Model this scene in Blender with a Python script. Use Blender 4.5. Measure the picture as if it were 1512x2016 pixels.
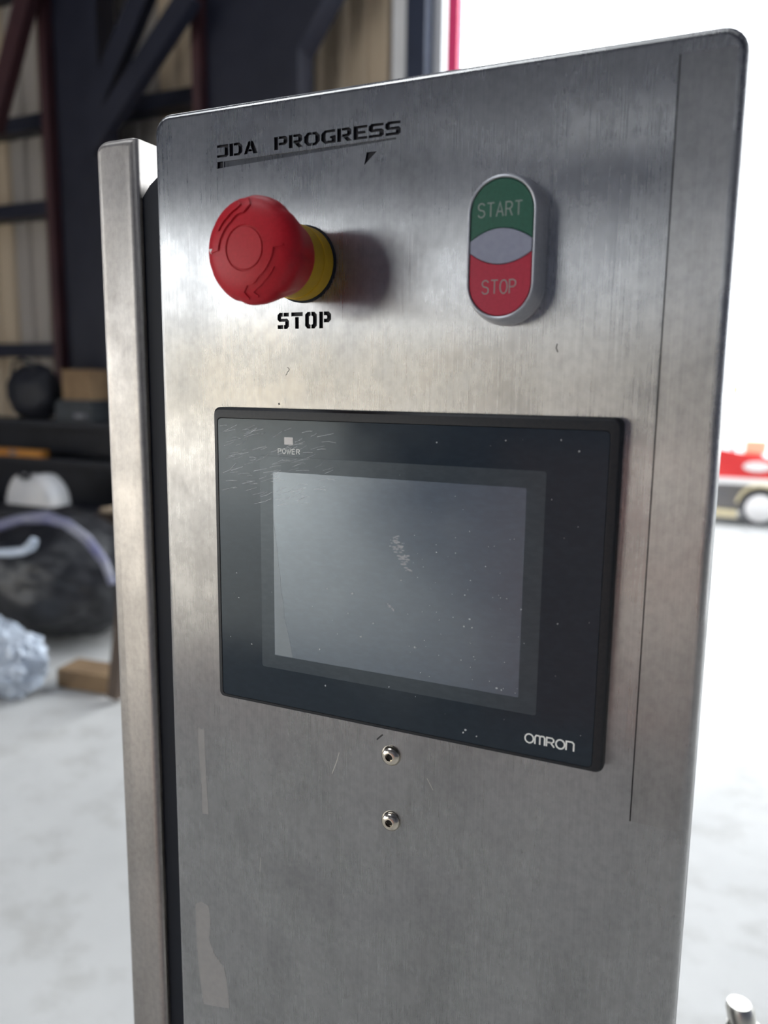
import bpy, bmesh, math, random
from mathutils import Vector, Matrix, noise

scene = bpy.context.scene
for o in list(bpy.data.objects):
    bpy.data.objects.remove(o)
col = scene.collection
PI = math.pi
Z0 = 1.45            # height of the terminal's top edge above the floor

# ------------------------------------------------------------------ camera
yaw, pitch, roll = 0.4248, 0.1588, 0.0123
F_PX = 1567.8
fwd = Vector((-math.sin(yaw) * math.cos(pitch), math.cos(yaw) * math.cos(pitch), -math.sin(pitch)))
r0 = Vector((math.cos(yaw), math.sin(yaw), 0))
u0 = r0.cross(fwd)
rt = math.cos(roll) * r0 + math.sin(roll) * u0
up = -math.sin(roll) * r0 + math.cos(roll) * u0
cam = bpy.data.cameras.new('camera')
cam_o = bpy.data.objects.new('camera', cam)
col.objects.link(cam_o)
m = Matrix((rt, up, -fwd)).transposed().to_4x4()
m.translation = Vector((0.2277, -0.3128, Z0 + 0.0113))
cam_o.matrix_world = m
cam.sensor_fit = 'HORIZONTAL'
cam.sensor_width = 36
cam.lens = F_PX * 36 / 1512
cam.clip_start = 0.01
cam.clip_end = 300
cam.dof.use_dof = True
cam.dof.focus_distance = 0.375
cam.dof.aperture_fstop = 9.0
scene.camera = cam_o

# ------------------------------------------------------------------ sky, sun, exposure
world = bpy.data.worlds.new('sky')
scene.world = world
world.use_nodes = True
bg = world.node_tree.nodes['Background']
bg.inputs[0].default_value = (0.90, 0.95, 1.0, 1)
bg.inputs[1].default_value = 2.4

sun = bpy.data.lights.new('sun', 'SUN')
sun.energy = 3.6
sun.angle = 0.02
sun.color = (1.0, 0.94, 0.83)
sun_o = bpy.data.objects.new('sun', sun)
col.objects.link(sun_o)
SUN_EL = math.radians(30)
sun_o.rotation_euler = Vector((0.6 * math.cos(SUN_EL), 0.8 * math.cos(SUN_EL), -math.sin(SUN_EL))).to_track_quat('-Z', 'Y').to_euler()

def portal(name, loc, rot, sx, sy):
    l = bpy.data.lights.new(name, 'AREA')
    l.shape = 'RECTANGLE'; l.size = sx; l.size_y = sy
    l.cycles.is_portal = True
    o = bpy.data.objects.new(name, l); col.objects.link(o)
    o.location = loc; o.rotation_euler = rot

vs = scene.view_settings
vs.view_transform = 'Standard'
vs.look = 'None'
vs.exposure = 1.62
vs.gamma = 1.0
vs.use_curve_mapping = False
scene.cycles.use_denoising = True
scene.cycles.max_bounces = 10
scene.cycles.diffuse_bounces = 5

# ------------------------------------------------------------------ materials
def mat(name, color, rough=0.5, metal=0.0, spec=0.5, coat=0.0):
    mt = bpy.data.materials.new(name)
    mt.use_nodes = True
    b = mt.node_tree.nodes['Principled BSDF']
    b.inputs['Base Color'].default_value = (*color, 1)
    b.inputs['Roughness'].default_value = rough
    b.inputs['Metallic'].default_value = metal
    b.inputs['Specular IOR Level'].default_value = spec
    b.inputs['Coat Weight'].default_value = coat
    return mt, mt.node_tree, b

def nd(nt, typ, **kw):
    n = nt.nodes.new(typ)
    for k, v in kw.items():
        setattr(n, k, v)
    return n

def tex_noise(nt, scale=(1, 1, 1), freq=5.0, detail=4.0, rough=0.5):
    tc = nd(nt, 'ShaderNodeTexCoord')
    mp = nd(nt, 'ShaderNodeMapping')
    mp.inputs['Scale'].default_value = scale
    nt.links.new(tc.outputs['Object'], mp.inputs['Vector'])
    n = nd(nt, 'ShaderNodeTexNoise')
    n.inputs['Scale'].default_value = freq
    n.inputs['Detail'].default_value = detail
    n.inputs['Roughness'].default_value = rough
    nt.links.new(mp.outputs[0], n.inputs['Vector'])
    return n

def ramp(nt, src, stops, interp='LINEAR'):
    r = nd(nt, 'ShaderNodeValToRGB')
    r.color_ramp.interpolation = interp
    els = r.color_ramp.elements
    while len(els) < len(stops):
        els.new(0.5)
    for e, (p, c) in zip(els, stops):
        e.position = p
        e.color = (c, c, c, 1) if not isinstance(c, tuple) else (*c, 1)
    nt.links.new(src, r.inputs[0])
    return r

def bump(nt, b, src, strength, dist):
    n = nd(nt, 'ShaderNodeBump')
    n.inputs['Strength'].default_value = strength
    n.inputs['Distance'].default_value = dist
    nt.links.new(src, n.inputs['Height'])
    nt.links.new(n.outputs[0], b.inputs['Normal'])
    return n

def noisy(name, c0, c1, rough=0.6, freq=5.0, scale=(1, 1, 1), metal=0.0, bmp=0.0, bdist=0.002, detail=5.0, lo=0.35, hi=0.65, spec=0.5):
    mt, nt, b = mat(name, c0, rough, metal, spec)
    n = tex_noise(nt, scale, freq, detail)
    r = ramp(nt, n.outputs['Fac'], [(lo, c0), (hi, c1)])
    nt.links.new(r.outputs[0], b.inputs['Base Color'])
    if bmp:
        bump(nt, b, n.outputs['Fac'], bmp, bdist)
    return mt

def steel(name, tangent=(1, 0, 0), base=(0.45, 0.444, 0.434), r_lo=0.20, r_hi=0.28, aniso=1.0, grain=(2400, 2400, 16), grime=True):
    """brushed stainless: fine streaks along the grain, blotchy handling marks"""
    mt, nt, b = mat(name, base, 0.35, 1.0)
    L = nt.links
    g = tex_noise(nt, grain, 1.0, 3.0, 0.6)
    blot = tex_noise(nt, (1, 1, 1), 26.0, 6.0, 0.62)
    spots = tex_noise(nt, (1, 1, 0.8), 330.0, 3.0, 0.6)
    # roughness: grain + blotches
    rg = ramp(nt, g.outputs['Fac'], [(0.25, r_lo), (0.75, r_hi)])
    rb = ramp(nt, blot.outputs['Fac'], [(0.38, -0.0), (0.66, 0.10)])
    add = nd(nt, 'ShaderNodeMath', operation='ADD')
    L.new(rg.outputs[0], add.inputs[0]); L.new(rb.outputs[0], add.inputs[1])
    L.new(add.outputs[0], b.inputs['Roughness'])
    # colour: faint streaks and dull film
    cg = ramp(nt, g.outputs['Fac'], [(0.2, tuple(c * 0.90 for c in base)), (0.8, tuple(min(1, c * 1.08) for c in base))])
    cs = ramp(nt, spots.outputs['Fac'], [(0.30, 0.86), (0.62, 1.0)])
    mx = nd(nt, 'ShaderNodeMix', data_type='RGBA', blend_type='MULTIPLY')
    mx.inputs[0].default_value = 1.0 if grime else 0.3
    L.new(cg.outputs[0], mx.inputs[6]); L.new(cs.outputs[0], mx.inputs[7])
    st = tex_noise(nt, (1.6, 1, 0.7), 16.0, 8.0, 0.65)      # dull stains and wipe marks
    cst = ramp(nt, st.outputs['Fac'], [(0.34, 0.84), (0.52, 0.98), (0.70, 1.0)])
    mx2 = nd(nt, 'ShaderNodeMix', data_type='RGBA', blend_type='MULTIPLY')
    mx2.inputs[0].default_value = 1.0 if grime else 0.3
    L.new(mx.outputs[2], mx2.inputs[6]); L.new(cst.outputs[0], mx2.inputs[7])
    L.new(mx2.outputs[2], b.inputs['Base Color'])
    b.inputs['Anisotropic'].default_value = aniso
    t = nd(nt, 'ShaderNodeCombineXYZ')
    for i in range(3):
        t.inputs[i].default_value = tangent[i]
    L.new(t.outputs[0], b.inputs['Tangent'])
    bp = bump(nt, b, g.outputs['Fac'], 0.08, 0.0002)
    wob = tex_noise(nt, (1, 1, 1), 7.0, 2.0)
    bp2 = nd(nt, 'ShaderNodeBump')
    bp2.inputs['Strength'].default_value = 0.10
    bp2.inputs['Distance'].default_value = 0.006
    L.new(wob.outputs['Fac'], bp2.inputs['Height'])
    L.new(bp2.outputs[0], bp.inputs['Normal'])
    return mt

M = {}
M['steel'] = steel('brushed_steel')
M['steel_strip'] = steel('brushed_steel_strip', base=(0.43, 0.42, 0.405), r_lo=0.27, r_hi=0.34, aniso=0.95)
M['steel_post'] = steel('brushed_steel_post', base=(0.46, 0.43, 0.40), r_lo=0.34, r_hi=0.44, aniso=0.5)
M['recess'] = mat('recess_shade', (0.012, 0.012, 0.018), 0.5, 0.0, 0.3)[0]  # near-black stands in for the shade inside the cuts
M['recess_light'] = steel('shallow_recess', base=(0.20, 0.20, 0.20))
M['rubber_and_shade'] = mat('black_rubber_and_shade', (0.006, 0.008, 0.014), 0.55, spec=0.2)[0]  # also colours the shaded gap beside the post
M['screw'] = mat('stainless_screw', (0.66, 0.60, 0.50), 0.18, 1.0)[0]
M['socket'] = mat('dark_socket', (0.02, 0.018, 0.015), 0.6, 0.5)[0]
M['red_cap'] = noisy('red_plastic', (0.42, 0.008, 0.016), (0.48, 0.011, 0.022), 0.45, 900.0, bmp=0.05, bdist=0.0003, spec=0.3)
M['yellow'] = noisy('yellow_plastic', (0.42, 0.25, 0.006), (0.50, 0.31, 0.010), 0.40, 60.0)
M['white'] = mat('flat_white', (0.85, 0.84, 0.82), 0.4)[0]
M['silver'] = noisy('satin_silver_plastic', (0.50, 0.51, 0.54), (0.56, 0.57, 0.60), 0.36, 500.0, metal=0.55)
M['green'] = noisy('green_plastic', (0.010, 0.080, 0.048), (0.013, 0.095, 0.057), 0.38, 800.0, bmp=0.03, bdist=0.0002)
M['red_btn'] = noisy('red_button_plastic', (0.36, 0.010, 0.035), (0.41, 0.014, 0.042), 0.38, 800.0, bmp=0.03, bdist=0.0002)
M['lens'] = noisy('pale_lens_plastic', (0.24, 0.25, 0.32), (0.27, 0.28, 0.35), 0.30, 400.0)
M['btn_print'] = mat('grey_print', (0.24, 0.27, 0.25), 0.5)[0]
M['bezel'] = noisy('black_bezel_plastic', (0.010, 0.012, 0.015), (0.018, 0.018, 0.020), 0.40, 700.0, bmp=0.04, bdist=0.0002, spec=0.35)
M['print'] = mat('pale_print', (0.85, 0.85, 0.80), 0.5)[0]
M['led'] = mat('led_window', (0.62, 0.60, 0.58), 0.3)[0]

def glass_plate(name, c, rough, spec, sm=0.12):
    mt, nt, b = mat(name, c, rough, 0.0, spec)
    n = tex_noise(nt, (1, 1, 1), 22.0, 6.0, 0.6)
    r = ramp(nt, n.outputs['Fac'], [(0.35, rough), (0.70, rough + sm)])
    nt.links.new(r.outputs[0], b.inputs['Roughness'])
    n2 = tex_noise(nt, (1, 1, 2.2), 260.0, 3.0)
    cr = ramp(nt, n2.outputs['Fac'], [(0.40, tuple(x * 0.96 for x in c)), (0.75, tuple(min(1, x * 1.10 + 0.001) for x in c))])
    nt.links.new(cr.outputs[0], b.inputs['Base Color'])
    return mt
M['glass'] = glass_plate('black_glass', (0.016, 0.023, 0.031), 0.08, 0.42)
M['border'] = glass_plate('grey_border_glass', (0.040, 0.050, 0.058), 0.14, 0.5)
M['lcd'] = glass_plate('grey_lcd', (0.048, 0.063, 0.088), 0.18, 1.0, 0.08)
M['lcd_film'] = glass_plate('lcd_film', (0.10, 0.11, 0.12), 0.30, 1.0, 0.1)
M['lcd'].node_tree.nodes['Principled BSDF'].inputs['IOR'].default_value = 1.66
M['lcd_film'].node_tree.nodes['Principled BSDF'].inputs['IOR'].default_value = 1.7
for k_ in ('glass', 'border', 'lcd', 'lcd_film'):
    M[k_].node_tree.nodes['Principled BSDF'].inputs['Specular Tint'].default_value = (0.80, 0.91, 1.0, 1)
M['fleck'] = mat('pale_fleck', (0.48, 0.50, 0.50), 0.6)[0]
M['scuff'] = mat('scuffed_glass', (0.70, 0.72, 0.73), 0.5)[0]
M['smear'] = mat('dried_smear', (0.40, 0.40, 0.41), 0.6)[0]
M['residue'] = noisy('adhesive_residue', (0.31, 0.30, 0.285), (0.34, 0.325, 0.31), 0.62, 300.0, spec=0.3)
M['scratch'] = mat('dark_scratch', (0.05, 0.05, 0.05), 0.5, 0.6)[0]
M['brass'] = mat('brass', (0.55, 0.36, 0.12), 0.28, 1.0)[0]
M['zinc'] = mat('zinc_plated', (0.62, 0.60, 0.55), 0.28, 1.0)[0]
M['hose'] = mat('black_hose', (0.02, 0.02, 0.022), 0.5)[0]

def concrete(name, c0, c1, c2):
    mt, nt, b = mat(name, c0, 0.72)
    n = tex_noise(nt, (1, 1, 1), 0.9, 8.0, 0.62)
    n2 = tex_noise(nt, (1, 1.15, 1), 4.5, 7.0, 0.62)
    r1 = ramp(nt, n.outputs['Fac'], [(0.33, c1), (0.62, c0)])
    r2 = ramp(nt, n2.outputs['Fac'], [(0.36, c2), (0.50, (1, 1, 1))])
    mx = nd(nt, 'ShaderNodeMix', data_type='RGBA', blend_type='MULTIPLY')
    mx.inputs[0].default_value = 0.75
    nt.links.new(r1.outputs[0], mx.inputs[6]); nt.links.new(r2.outputs[0], mx.inputs[7])
    nt.links.new(mx.outputs[2], b.inputs['Base Color'])
    bump(nt, b, n2.outputs['Fac'], 0.15, 0.01)
    return mt
M['concrete'] = concrete('shop_concrete', (0.57, 0.562, 0.54), (0.46, 0.455, 0.44), (0.78, 0.77, 0.75))
M['reflector_cream'] = noisy('cream_reflector', (0.70, 0.60, 0.45), (0.76, 0.66, 0.50), 0.8, 0.4)
M['yard'] = concrete('yard_concrete', (0.58, 0.54, 0.48), (0.48, 0.45, 0.40), (0.75, 0.73, 0.70))
M['asphalt'] = concrete('worn_asphalt', (0.26, 0.26, 0.255), (0.21, 0.21, 0.205), (0.70, 0.70, 0.69))
M['sheet'] = noisy('beige_wall_sheet', (0.44, 0.35, 0.25), (0.58, 0.48, 0.35), 0.5, 1.3, (1, 1, 0.35))
M['sheet_grey'] = noisy('grey_wall_sheet', (0.30, 0.28, 0.26), (0.42, 0.38, 0.34), 0.5, 1.5, (1, 1, 0.3))
M['liner'] = noisy('grey_liner', (0.12, 0.13, 0.18), (0.15, 0.16, 0.21), 0.7, 0.8)
M['salmon'] = noisy('salmon_reflection', (0.38, 0.225, 0.19), (0.43, 0.26, 0.215), 0.8, 3.0)
M['oxide'] = noisy('red_oxide_steel', (0.038, 0.012, 0.016), (0.055, 0.018, 0.021), 0.55, 3.0)
M['dark_steel'] = noisy('dark_blue_steel', (0.006, 0.008, 0.020), (0.012, 0.014, 0.028), 0.5, 4.0)
M['white_trim'] = noisy('white_trim', (0.70, 0.70, 0.70), (0.78, 0.78, 0.78), 0.5, 3.0)
M['navy'] = noisy('navy_track', (0.014, 0.022, 0.050), (0.02, 0.03, 0.062), 0.45, 4.0)
M['red_paint'] = noisy('red_post_paint', (0.62, 0.012, 0.08), (0.68, 0.016, 0.10), 0.5, 2.0)
M['bag_black'] = noisy('black_bag_plastic', (0.008, 0.009, 0.012), (0.022, 0.022, 0.025), 0.42, 9.0)
M['bag_rim'] = noisy('blue_grey_rim', (0.12, 0.12, 0.24), (0.26, 0.26, 0.31), 0.5, 8.0)
M['bag_clear'] = noisy('milky_plastic', (0.46, 0.52, 0.60), (0.62, 0.68, 0.76), 0.3, 12.0)
M['cardboard'] = noisy('cardboard', (0.20, 0.125, 0.065), (0.26, 0.17, 0.09), 0.8, 7.0)
M['plank'] = noisy('dark_plank', (0.05, 0.032, 0.022), (0.09, 0.06, 0.04), 0.7, 9.0, (4, 4, 0.6))
M['pale_wood'] = noisy('pale_wood', (0.42, 0.32, 0.22), (0.52, 0.41, 0.29), 0.7, 8.0, (1, 4, 4))
M['black_box'] = noisy('black_cabinet_paint', (0.006, 0.007, 0.012), (0.012, 0.013, 0.02), 0.6, 5.0)
M['tool_grey'] = noisy('slate_plastic', (0.018, 0.024, 0.030), (0.03, 0.036, 0.042), 0.5, 6.0)
M['handle_grey'] = mat('pale_grey_handle', (0.16, 0.16, 0.18), 0.5)[0]
M['orange'] = noisy('orange_plastic', (0.45, 0.17, 0.02), (0.52, 0.22, 0.03), 0.5, 9.0)
M['hood'] = noisy('white_shell', (0.62, 0.62, 0.63), (0.72, 0.70, 0.68), 0.4, 6.0)
M['cart_red'] = noisy('cart_red_paint', (0.62, 0.03, 0.03), (0.68, 0.045, 0.04), 0.35, 4.0)
M['cart_white'] = mat('cart_white', (0.80, 0.79, 0.76), 0.4)[0]
M['cart_grey'] = mat('cart_grey', (0.20, 0.20, 0.21), 0.6)[0]
M['cart_cream'] = mat('cart_cream', (0.62, 0.54, 0.34), 0.5)[0]
M['tyre'] = mat('tyre', (0.10, 0.10, 0.10), 0.8)[0]

# ------------------------------------------------------------------ helpers
def wloc(p):
    v = Vector((0, 0, 0))
    while p is not None:
        v += p.location
        p = p.parent
    return v

def link(name, me, material, parent=None, smooth=None):
    o = bpy.data.objects.new(name, me)
    col.objects.link(o)
    if material is not None and not me.materials:
        me.materials.append(material)
    if parent is not None:
        o.parent = parent
    if smooth is not None:
        for p in me.polygons:
            p.use_smooth = True
        me.set_sharp_from_angle(angle=math.radians(smooth))
    return o

def build(name, verts, faces, material, parent=None, smooth=None, origin=None):
    """verts in world metres; the mesh is stored relative to its parent (or origin)"""
    off = wloc(parent) if parent is not None else Vector(origin or (0, 0, 0))
    me = bpy.data.meshes.new(name)
    me.from_pydata([tuple(Vector(v) - off) for v in verts], [], faces)
    bm = bmesh.new(); bm.from_mesh(me)
    bmesh.ops.recalc_face_normals(bm, faces=bm.faces)
    bm.to_mesh(me); bm.free()
    me.update()
    o = link(name, me, material, parent, smooth)
    if parent is None and origin is not None:
        o.location = origin
    return o

def empty(name, loc):
    o = bpy.data.objects.new(name, None)
    o.empty_display_size = 0.05
    col.objects.link(o)
    o.location = loc
    return o

def tag(o, label=None, cat=None, group=None, kind=None):
    if label: o['label'] = label
    if cat: o['category'] = cat
    if group: o['group'] = group
    if kind: o['kind'] = kind
    return o

class Geo:
    """collects shapes for ONE mesh"""
    def __init__(s):
        s.v = []; s.f = []
    def add(s, v, f):
        n = len(s.v)
        s.v += [tuple(x) for x in v]
        s.f += [tuple(i + n for i in q) for q in f]
        return s
    def box(s, x0, x1, y0, y1, z0, z1):
        v = [(x, y, z) for x in (x0, x1) for y in (y0, y1) for z in (z0, z1)]
        return s.add(v, [(0, 1, 3, 2), (4, 6, 7, 5), (0, 4, 5, 1), (2, 3, 7, 6), (0, 2, 6, 4), (1, 5, 7, 3)])
    def loft(s, loops, cap0=True, cap1=True):
        n = len(loops[0]); v = []; f = []
        for L in loops: v += L
        for k in range(len(loops) - 1):
            for i in range(n):
                j = (i + 1) % n
                f.append((k * n + i, k * n + j, (k + 1) * n + j, (k + 1) * n + i))
        if cap0: f.append(tuple(range(n - 1, -1, -1)))
        if cap1: f.append(tuple((len(loops) - 1) * n + i for i in range(n)))
        return s.add(v, f)
    def prism(s, poly, y0, y1):
        """poly in (x,z); from y0 to y1"""
        return s.loft([[(x, y0, z) for x, z in poly], [(x, y1, z) for x, z in poly]])
    def tube(s, pts, r, n=10):
        loops = []
        for i, p in enumerate(pts):
            p = Vector(p)
            a = Vector(pts[max(i - 1, 0)]); b = Vector(pts[min(i + 1, len(pts) - 1)])
            d = (b - a).normalized()
            ref = Vector((0, 0, 1)) if abs(d.z) < 0.9 else Vector((1, 0, 0))
            s1 = d.cross(ref).normalized(); s2 = d.cross(s1)
            rr = r[i] if isinstance(r, (list, tuple)) else r
            loops.append([tuple(p + s1 * rr * math.cos(2 * PI * k / n) + s2 * rr * math.sin(2 * PI * k / n)) for k in range(n)])
        return s.loft(loops)
    def bar(s, a, b, w, h):
        """rectangular bar from a to b"""
        a = Vector(a); b = Vector(b); d = (b - a).normalized()
        ref = Vector((0, 1, 0)) if abs(d.y) < 0.9 else Vector((0, 0, 1))
        s1 = d.cross(ref).normalized(); s2 = d.cross(s1).normalized()
        q = [(-1, -1), (1, -1), (1, 1), (-1, 1)]
        return s.loft([[tuple(p + s1 * w / 2 * i + s2 * h / 2 * j) for i, j in q] for p in (a, b)])
    def build(s, name, material, parent=None, smooth=None, origin=None):
        return build(name, s.v, s.f, material, parent, smooth, origin)

def mm(x, y, z):
    return (x / 1000, y / 1000, Z0 + z / 1000)

def rrect(x0, x1, z0, z1, r, n=6):
    pts = []
    for cx, cz, a in ((x1 - r, z1 - r, 0), (x0 + r, z1 - r, 90), (x0 + r, z0 + r, 180), (x1 - r, z0 + r, 270)):
        for k in range(n + 1):
            t = math.radians(a + 90 * k / n)
            pts.append((cx + r * math.cos(t), cz + r * math.sin(t)))
    return pts

def at_d(poly, d):
    """poly in panel millimetres, d mm proud of the panel -> world points"""
    return [mm(x, -d, z) for x, z in poly]

def ribbon(poly, w, closed=False):
    """flat stroke along a polyline (x,z) -> list of quads"""
    n = len(poly); out = []
    L = []; R = []
    for i in range(n):
        if closed:
            a = poly[i - 1]; b = poly[(i + 1) % n]
        else:
            a = poly[max(i - 1, 0)]; b = poly[min(i + 1, n - 1)]
        p = poly[i]
        def unit(u, v):
            dx, dz = v[0] - u[0], v[1] - u[1]
            l = math.hypot(dx, dz) or 1
            return dx / l, dz / l
        d1 = unit(a, p) if a != p else unit(p, b)
        d2 = unit(p, b) if b != p else d1
        nx, nz = -(d1[1] + d2[1]), d1[0] + d2[0]
        l = math.hypot(nx, nz) or 1
        nx /= l; nz /= l
        c = max(0.45, nx * -d1[1] + nz * d1[0])
        k = w / 2 / c
        L.append((p[0] + nx * k, p[1] + nz * k)); R.append((p[0] - nx * k, p[1] - nz * k))
    rng = range(n if closed else n - 1)
    for i in rng:
        j = (i + 1) % n
        out.append([L[i], L[j], R[j], R[i]])
    return out

def arc(cx, cz, r, a0, a1, n=8, ez=1.0):
    return [(cx + r * math.cos(math.radians(a0 + (a1 - a0) * k / n)), cz + ez * r * math.sin(math.radians(a0 + (a1 - a0) * k / n))) for k in range(n + 1)]

def lathe(profile, cx, cz, n=64, mod=None):
    """profile (r, d) about the panel normal -> Geo"""
    g = Geo(); loops = []
    for r, d in profile:
        loops.append([mm(cx + (r * (mod(t, d) if mod else 1)) * math.cos(t), -d, cz + (r * (mod(t, d) if mod else 1)) * math.sin(t))
                      for t in (2 * PI * k / n for k in range(n))])
    return g.loft(loops)

# ------------------------------------------------------------------ the building shell
CEIL = 6.4
YB, YF, XL, XR = 5.5, -8.0, -9.5, 8.0
tag(Geo().box(XL, XR, YF, YB, -0.15, 0.0).build('floor', M['concrete']), kind='structure')
tag(Geo().box(-60, 60, -60, 60, -0.4, -0.16).build('ground', M['yard']), kind='structure')
g = Geo()
g.box(-60, 60, YB, 60, -0.16, -0.02)
tag(g.build('floor_yard', M['asphalt']), kind='structure')
tag(Geo().box(-60, 60, -60, YF, -0.16, -0.02).build('floor_apron', M['yard']), kind='structure')
SK = (-2.6, -0.9, 0.9, 2.1)              # open skylight in the roof
SK2 = (-3.4, -1.0, -3.6, -1.7)           # unseen roof opening added to brighten the front floor
g = Geo()
def roof_band(y0, y1, hole):
    if hole:
        g.box(XL, hole[0], y0, y1, CEIL, CEIL + 0.2); g.box(hole[1], XR, y0, y1, CEIL, CEIL + 0.2)
    else:
        g.box(XL, XR, y0, y1, CEIL, CEIL + 0.2)
roof_band(YF, SK2[2], None); roof_band(SK2[2], SK2[3], SK2); roof_band(SK2[3], SK[2], None)
roof_band(SK[2], SK[3], SK); roof_band(SK[3], YB + 0.3, None)
tag(g.build('ceiling', M['liner']), kind='structure')
portal('front_fill_portal', ((SK2[0] + SK2[1]) / 2, (SK2[2] + SK2[3]) / 2, CEIL + 0.15), (0, 0, 0), SK2[1] - SK2[0], SK2[3] - SK2[2])
portal('skylight_portal', ((SK[0] + SK[1]) / 2, (SK[2] + SK[3]) / 2, CEIL + 0.15), (0, 0, 0), SK[1] - SK[0], SK[3] - SK[2])
LY0, LY1 = -7.6, -3.4                   # side doorway in the left wall
tag(Geo().box(XL - 0.15, XL, LY1, YB, 0, CEIL).box(XL - 0.15, XL, YF, LY0, 0, CEIL).box(XL - 0.15, XL, LY0, LY1, 3.4, CEIL).build('wall_left', M['liner']), kind='structure')
portal('side_portal', (XL - 0.08, (LY0 + LY1) / 2, 1.7), (math.radians(90), 0, math.radians(-90)), LY1 - LY0, 3.4)
tag(Geo().box(XR, XR + 0.15, YF, YB, 0, CEIL).build('wall_right', M['liner']), kind='structure')
# front wall (behind the camera) with a wide roll-up doorway
DX0, DX1, DH = -8.6, -4.1, 3.4
g = Geo()
g.box(XL, DX0, YF - 0.15, YF, 0, CEIL); g.box(DX0, DX1, YF - 0.15, YF, DH, CEIL)
WX0, WX1 = -2.6, 2.2                     # two long window slits high in the wall
g.box(DX1, WX0, YF - 0.15, YF, 0, CEIL); g.box(WX1, XR, YF - 0.15, YF, 0, CEIL)
for a, b in ((0, 3.92), (4.02, 4.62), (4.70, CEIL)):
    g.box(WX0, WX1, YF - 0.15, YF, a, b)
tag(g.build('wall_front', M['liner']), kind='structure')
for n_, (a, b) in enumerate(((3.92, 4.02), (4.62, 4.70))):
    w_ = Geo().box(WX0, WX1, YF, YF + 0.02, a - 0.03, a).box(WX0, WX1, YF, YF + 0.02, b, b + 0.03).build('window_%d' % (n_ + 1), M['dark_steel'])
    tag(w_, kind='structure')
tag(Geo().box(-0.75, 0.6, -3.15, -3.0, 0, 1.25).build('reflection_panel', M['salmon']), kind='structure')  # unseen panel added to give steel and glass a pink reflection
portal('doorway_portal', ((DX0 + DX1) / 2, YF - 0.05, DH / 2), (math.radians(90), 0, math.radians(180)), DX1 - DX0, DH)

tag(Geo().box(-45, 30, -30.3, -30, -0.02, 4.3).build('warm_reflector', M['reflector_cream']), kind='structure')  # unseen wall added to warm and dim the light through the doorway

# back wall: corrugated sheets, horizontal girts; big doorway to the right
JX = -2.27
wb = build('wall_back', *(lambda q: (q.v, q.f))(Geo().box(XL, JX, YB, YB + 0.10, 0, CEIL).box(JX, XR, YB, YB + 0.10, 5.6, CEIL)), M['liner'])
tag(wb, kind='structure')
def sheet_mesh(w, z0, z1, ribs=4):
    g = Geo(); prof = []
    step = w / ribs
    for k in range(ribs):
        b = k * step
        prof += [(b, 0), (b + step * 0.55, 0), (b + step * 0.65, -0.035), (b + step * 0.9, -0.035)]
    prof.append((w - 0.004, 0))
    v = []; f = []
    for x, y in prof:
        v += [(x, y, z0), (x, y, z1), (x, y + 0.012, z0), (x, y + 0.012, z1)]
    for i in range(len(prof) - 1):
        a = 4 * i; b = a + 4
        f += [(a, b, b + 1, a + 1), (a + 2, a + 3, b + 3, b + 2), (a + 1, b + 1, b + 3, a + 3), (a, a + 2, b + 2, b)]
    return g.add(v, f)
x = XL + 0.02; k = 0; proto = {}
while x < JX - 0.15:
    w = 0.45 if x + 0.45 < JX - 0.1 else JX - 0.11 - x
    key = (round(w, 3), k % 3 == 1)
    if key not in proto:
        sm = sheet_mesh(w, 0.02, CEIL - 0.02, 2)
        me = bpy.data.meshes.new('wall_sheet'); me.from_pydata(sm.v, [], sm.f); me.update()
        me.materials.append(M['sheet_grey'] if key[1] else M['sheet'])
        proto[key] = me
    o = link('wall_sheet', proto[key], None, wb)
    o.location = (x, YB - 0.014, 0)
    x += w; k += 1
for z in (0.9, 1.74, 3.0, 3.74, 4.9):
    Geo().box(XL, -3.02, YB - 0.24, YB - 0.04, z - 0.06, z + 0.06).build('girt', M['dark_steel'], wb)
# door jamb: white trim, navy track, white outer edge
d1 = Geo().box(-2.335, -2.225, YB - 0.10, YB + 0.02, 0, 5.6).build('door_1', M['white_trim'])
tag(d1, kind='structure')
Geo().box(-2.22, -2.07, YB - 0.12, YB + 0.08, 0, 5.6).build('door_track', M['navy'], d1)
Geo().box(-2.065, -1.99, YB + 0.02, YB + 0.10, 0, 5.6).build('door_edge', M['white_trim'], d1)
portal('yard_portal', ((JX + XR) / 2, YB + 0.06, 2.8), (math.radians(-90), 0, math.radians(180)), XR - JX, 5.6)

# red-oxide frame columns and braces
def i_column(x0, x1, y, depth, z1, name, label, haunch=0.0, group=None):
    r = empty(name, ((x0 + x1) / 2, y, 0))
    w = x1 - x0; t = 0.035
    Geo().box(x0, x0 + t * 2.2, y - depth, y + depth, 0, z1).build('flange', M['oxide'], r)
    poly = [(x0 + t * 2.2, 0), (x1 - t, 0), (x1 - t, 3.82), (x1 - t + haunch, z1), (x0 + t * 2.2, z1)]
    Geo().prism(poly, y - 0.02, y + 0.02).build('web', M['dark_steel'], r)  # web and far flange coloured navy for their shade, lit flange red
    pf = [(x1 - t, 0), (x1 + t, 0), (x1 + t, 3.8), (x1 + t + haunch, z1), (x1 - t + haunch, z1), (x1 - t, 3.82)]
    Geo().prism(pf, y - depth, y + depth).build('flange', M['dark_steel'], r)
    Geo().box(x0 - 0.06, x1 + 0.08, y - depth - 0.04, y + depth + 0.04, 0, 0.03).build('base_plate', M['dark_steel'], r)
    tag(r, label, 'column')
    return r
i_column(-3.79, -2.90, 5.06, 0.11, CEIL, 'steel_column', 'wide tapered red steel column, its shaded side coloured navy, rising behind the cabinet top', haunch=1.9)
i_column(-5.34, -4.74, 5.06, 0.11, CEIL, 'steel_column', 'dark red steel column at left, behind the black bags', haunch=0.0)
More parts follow.
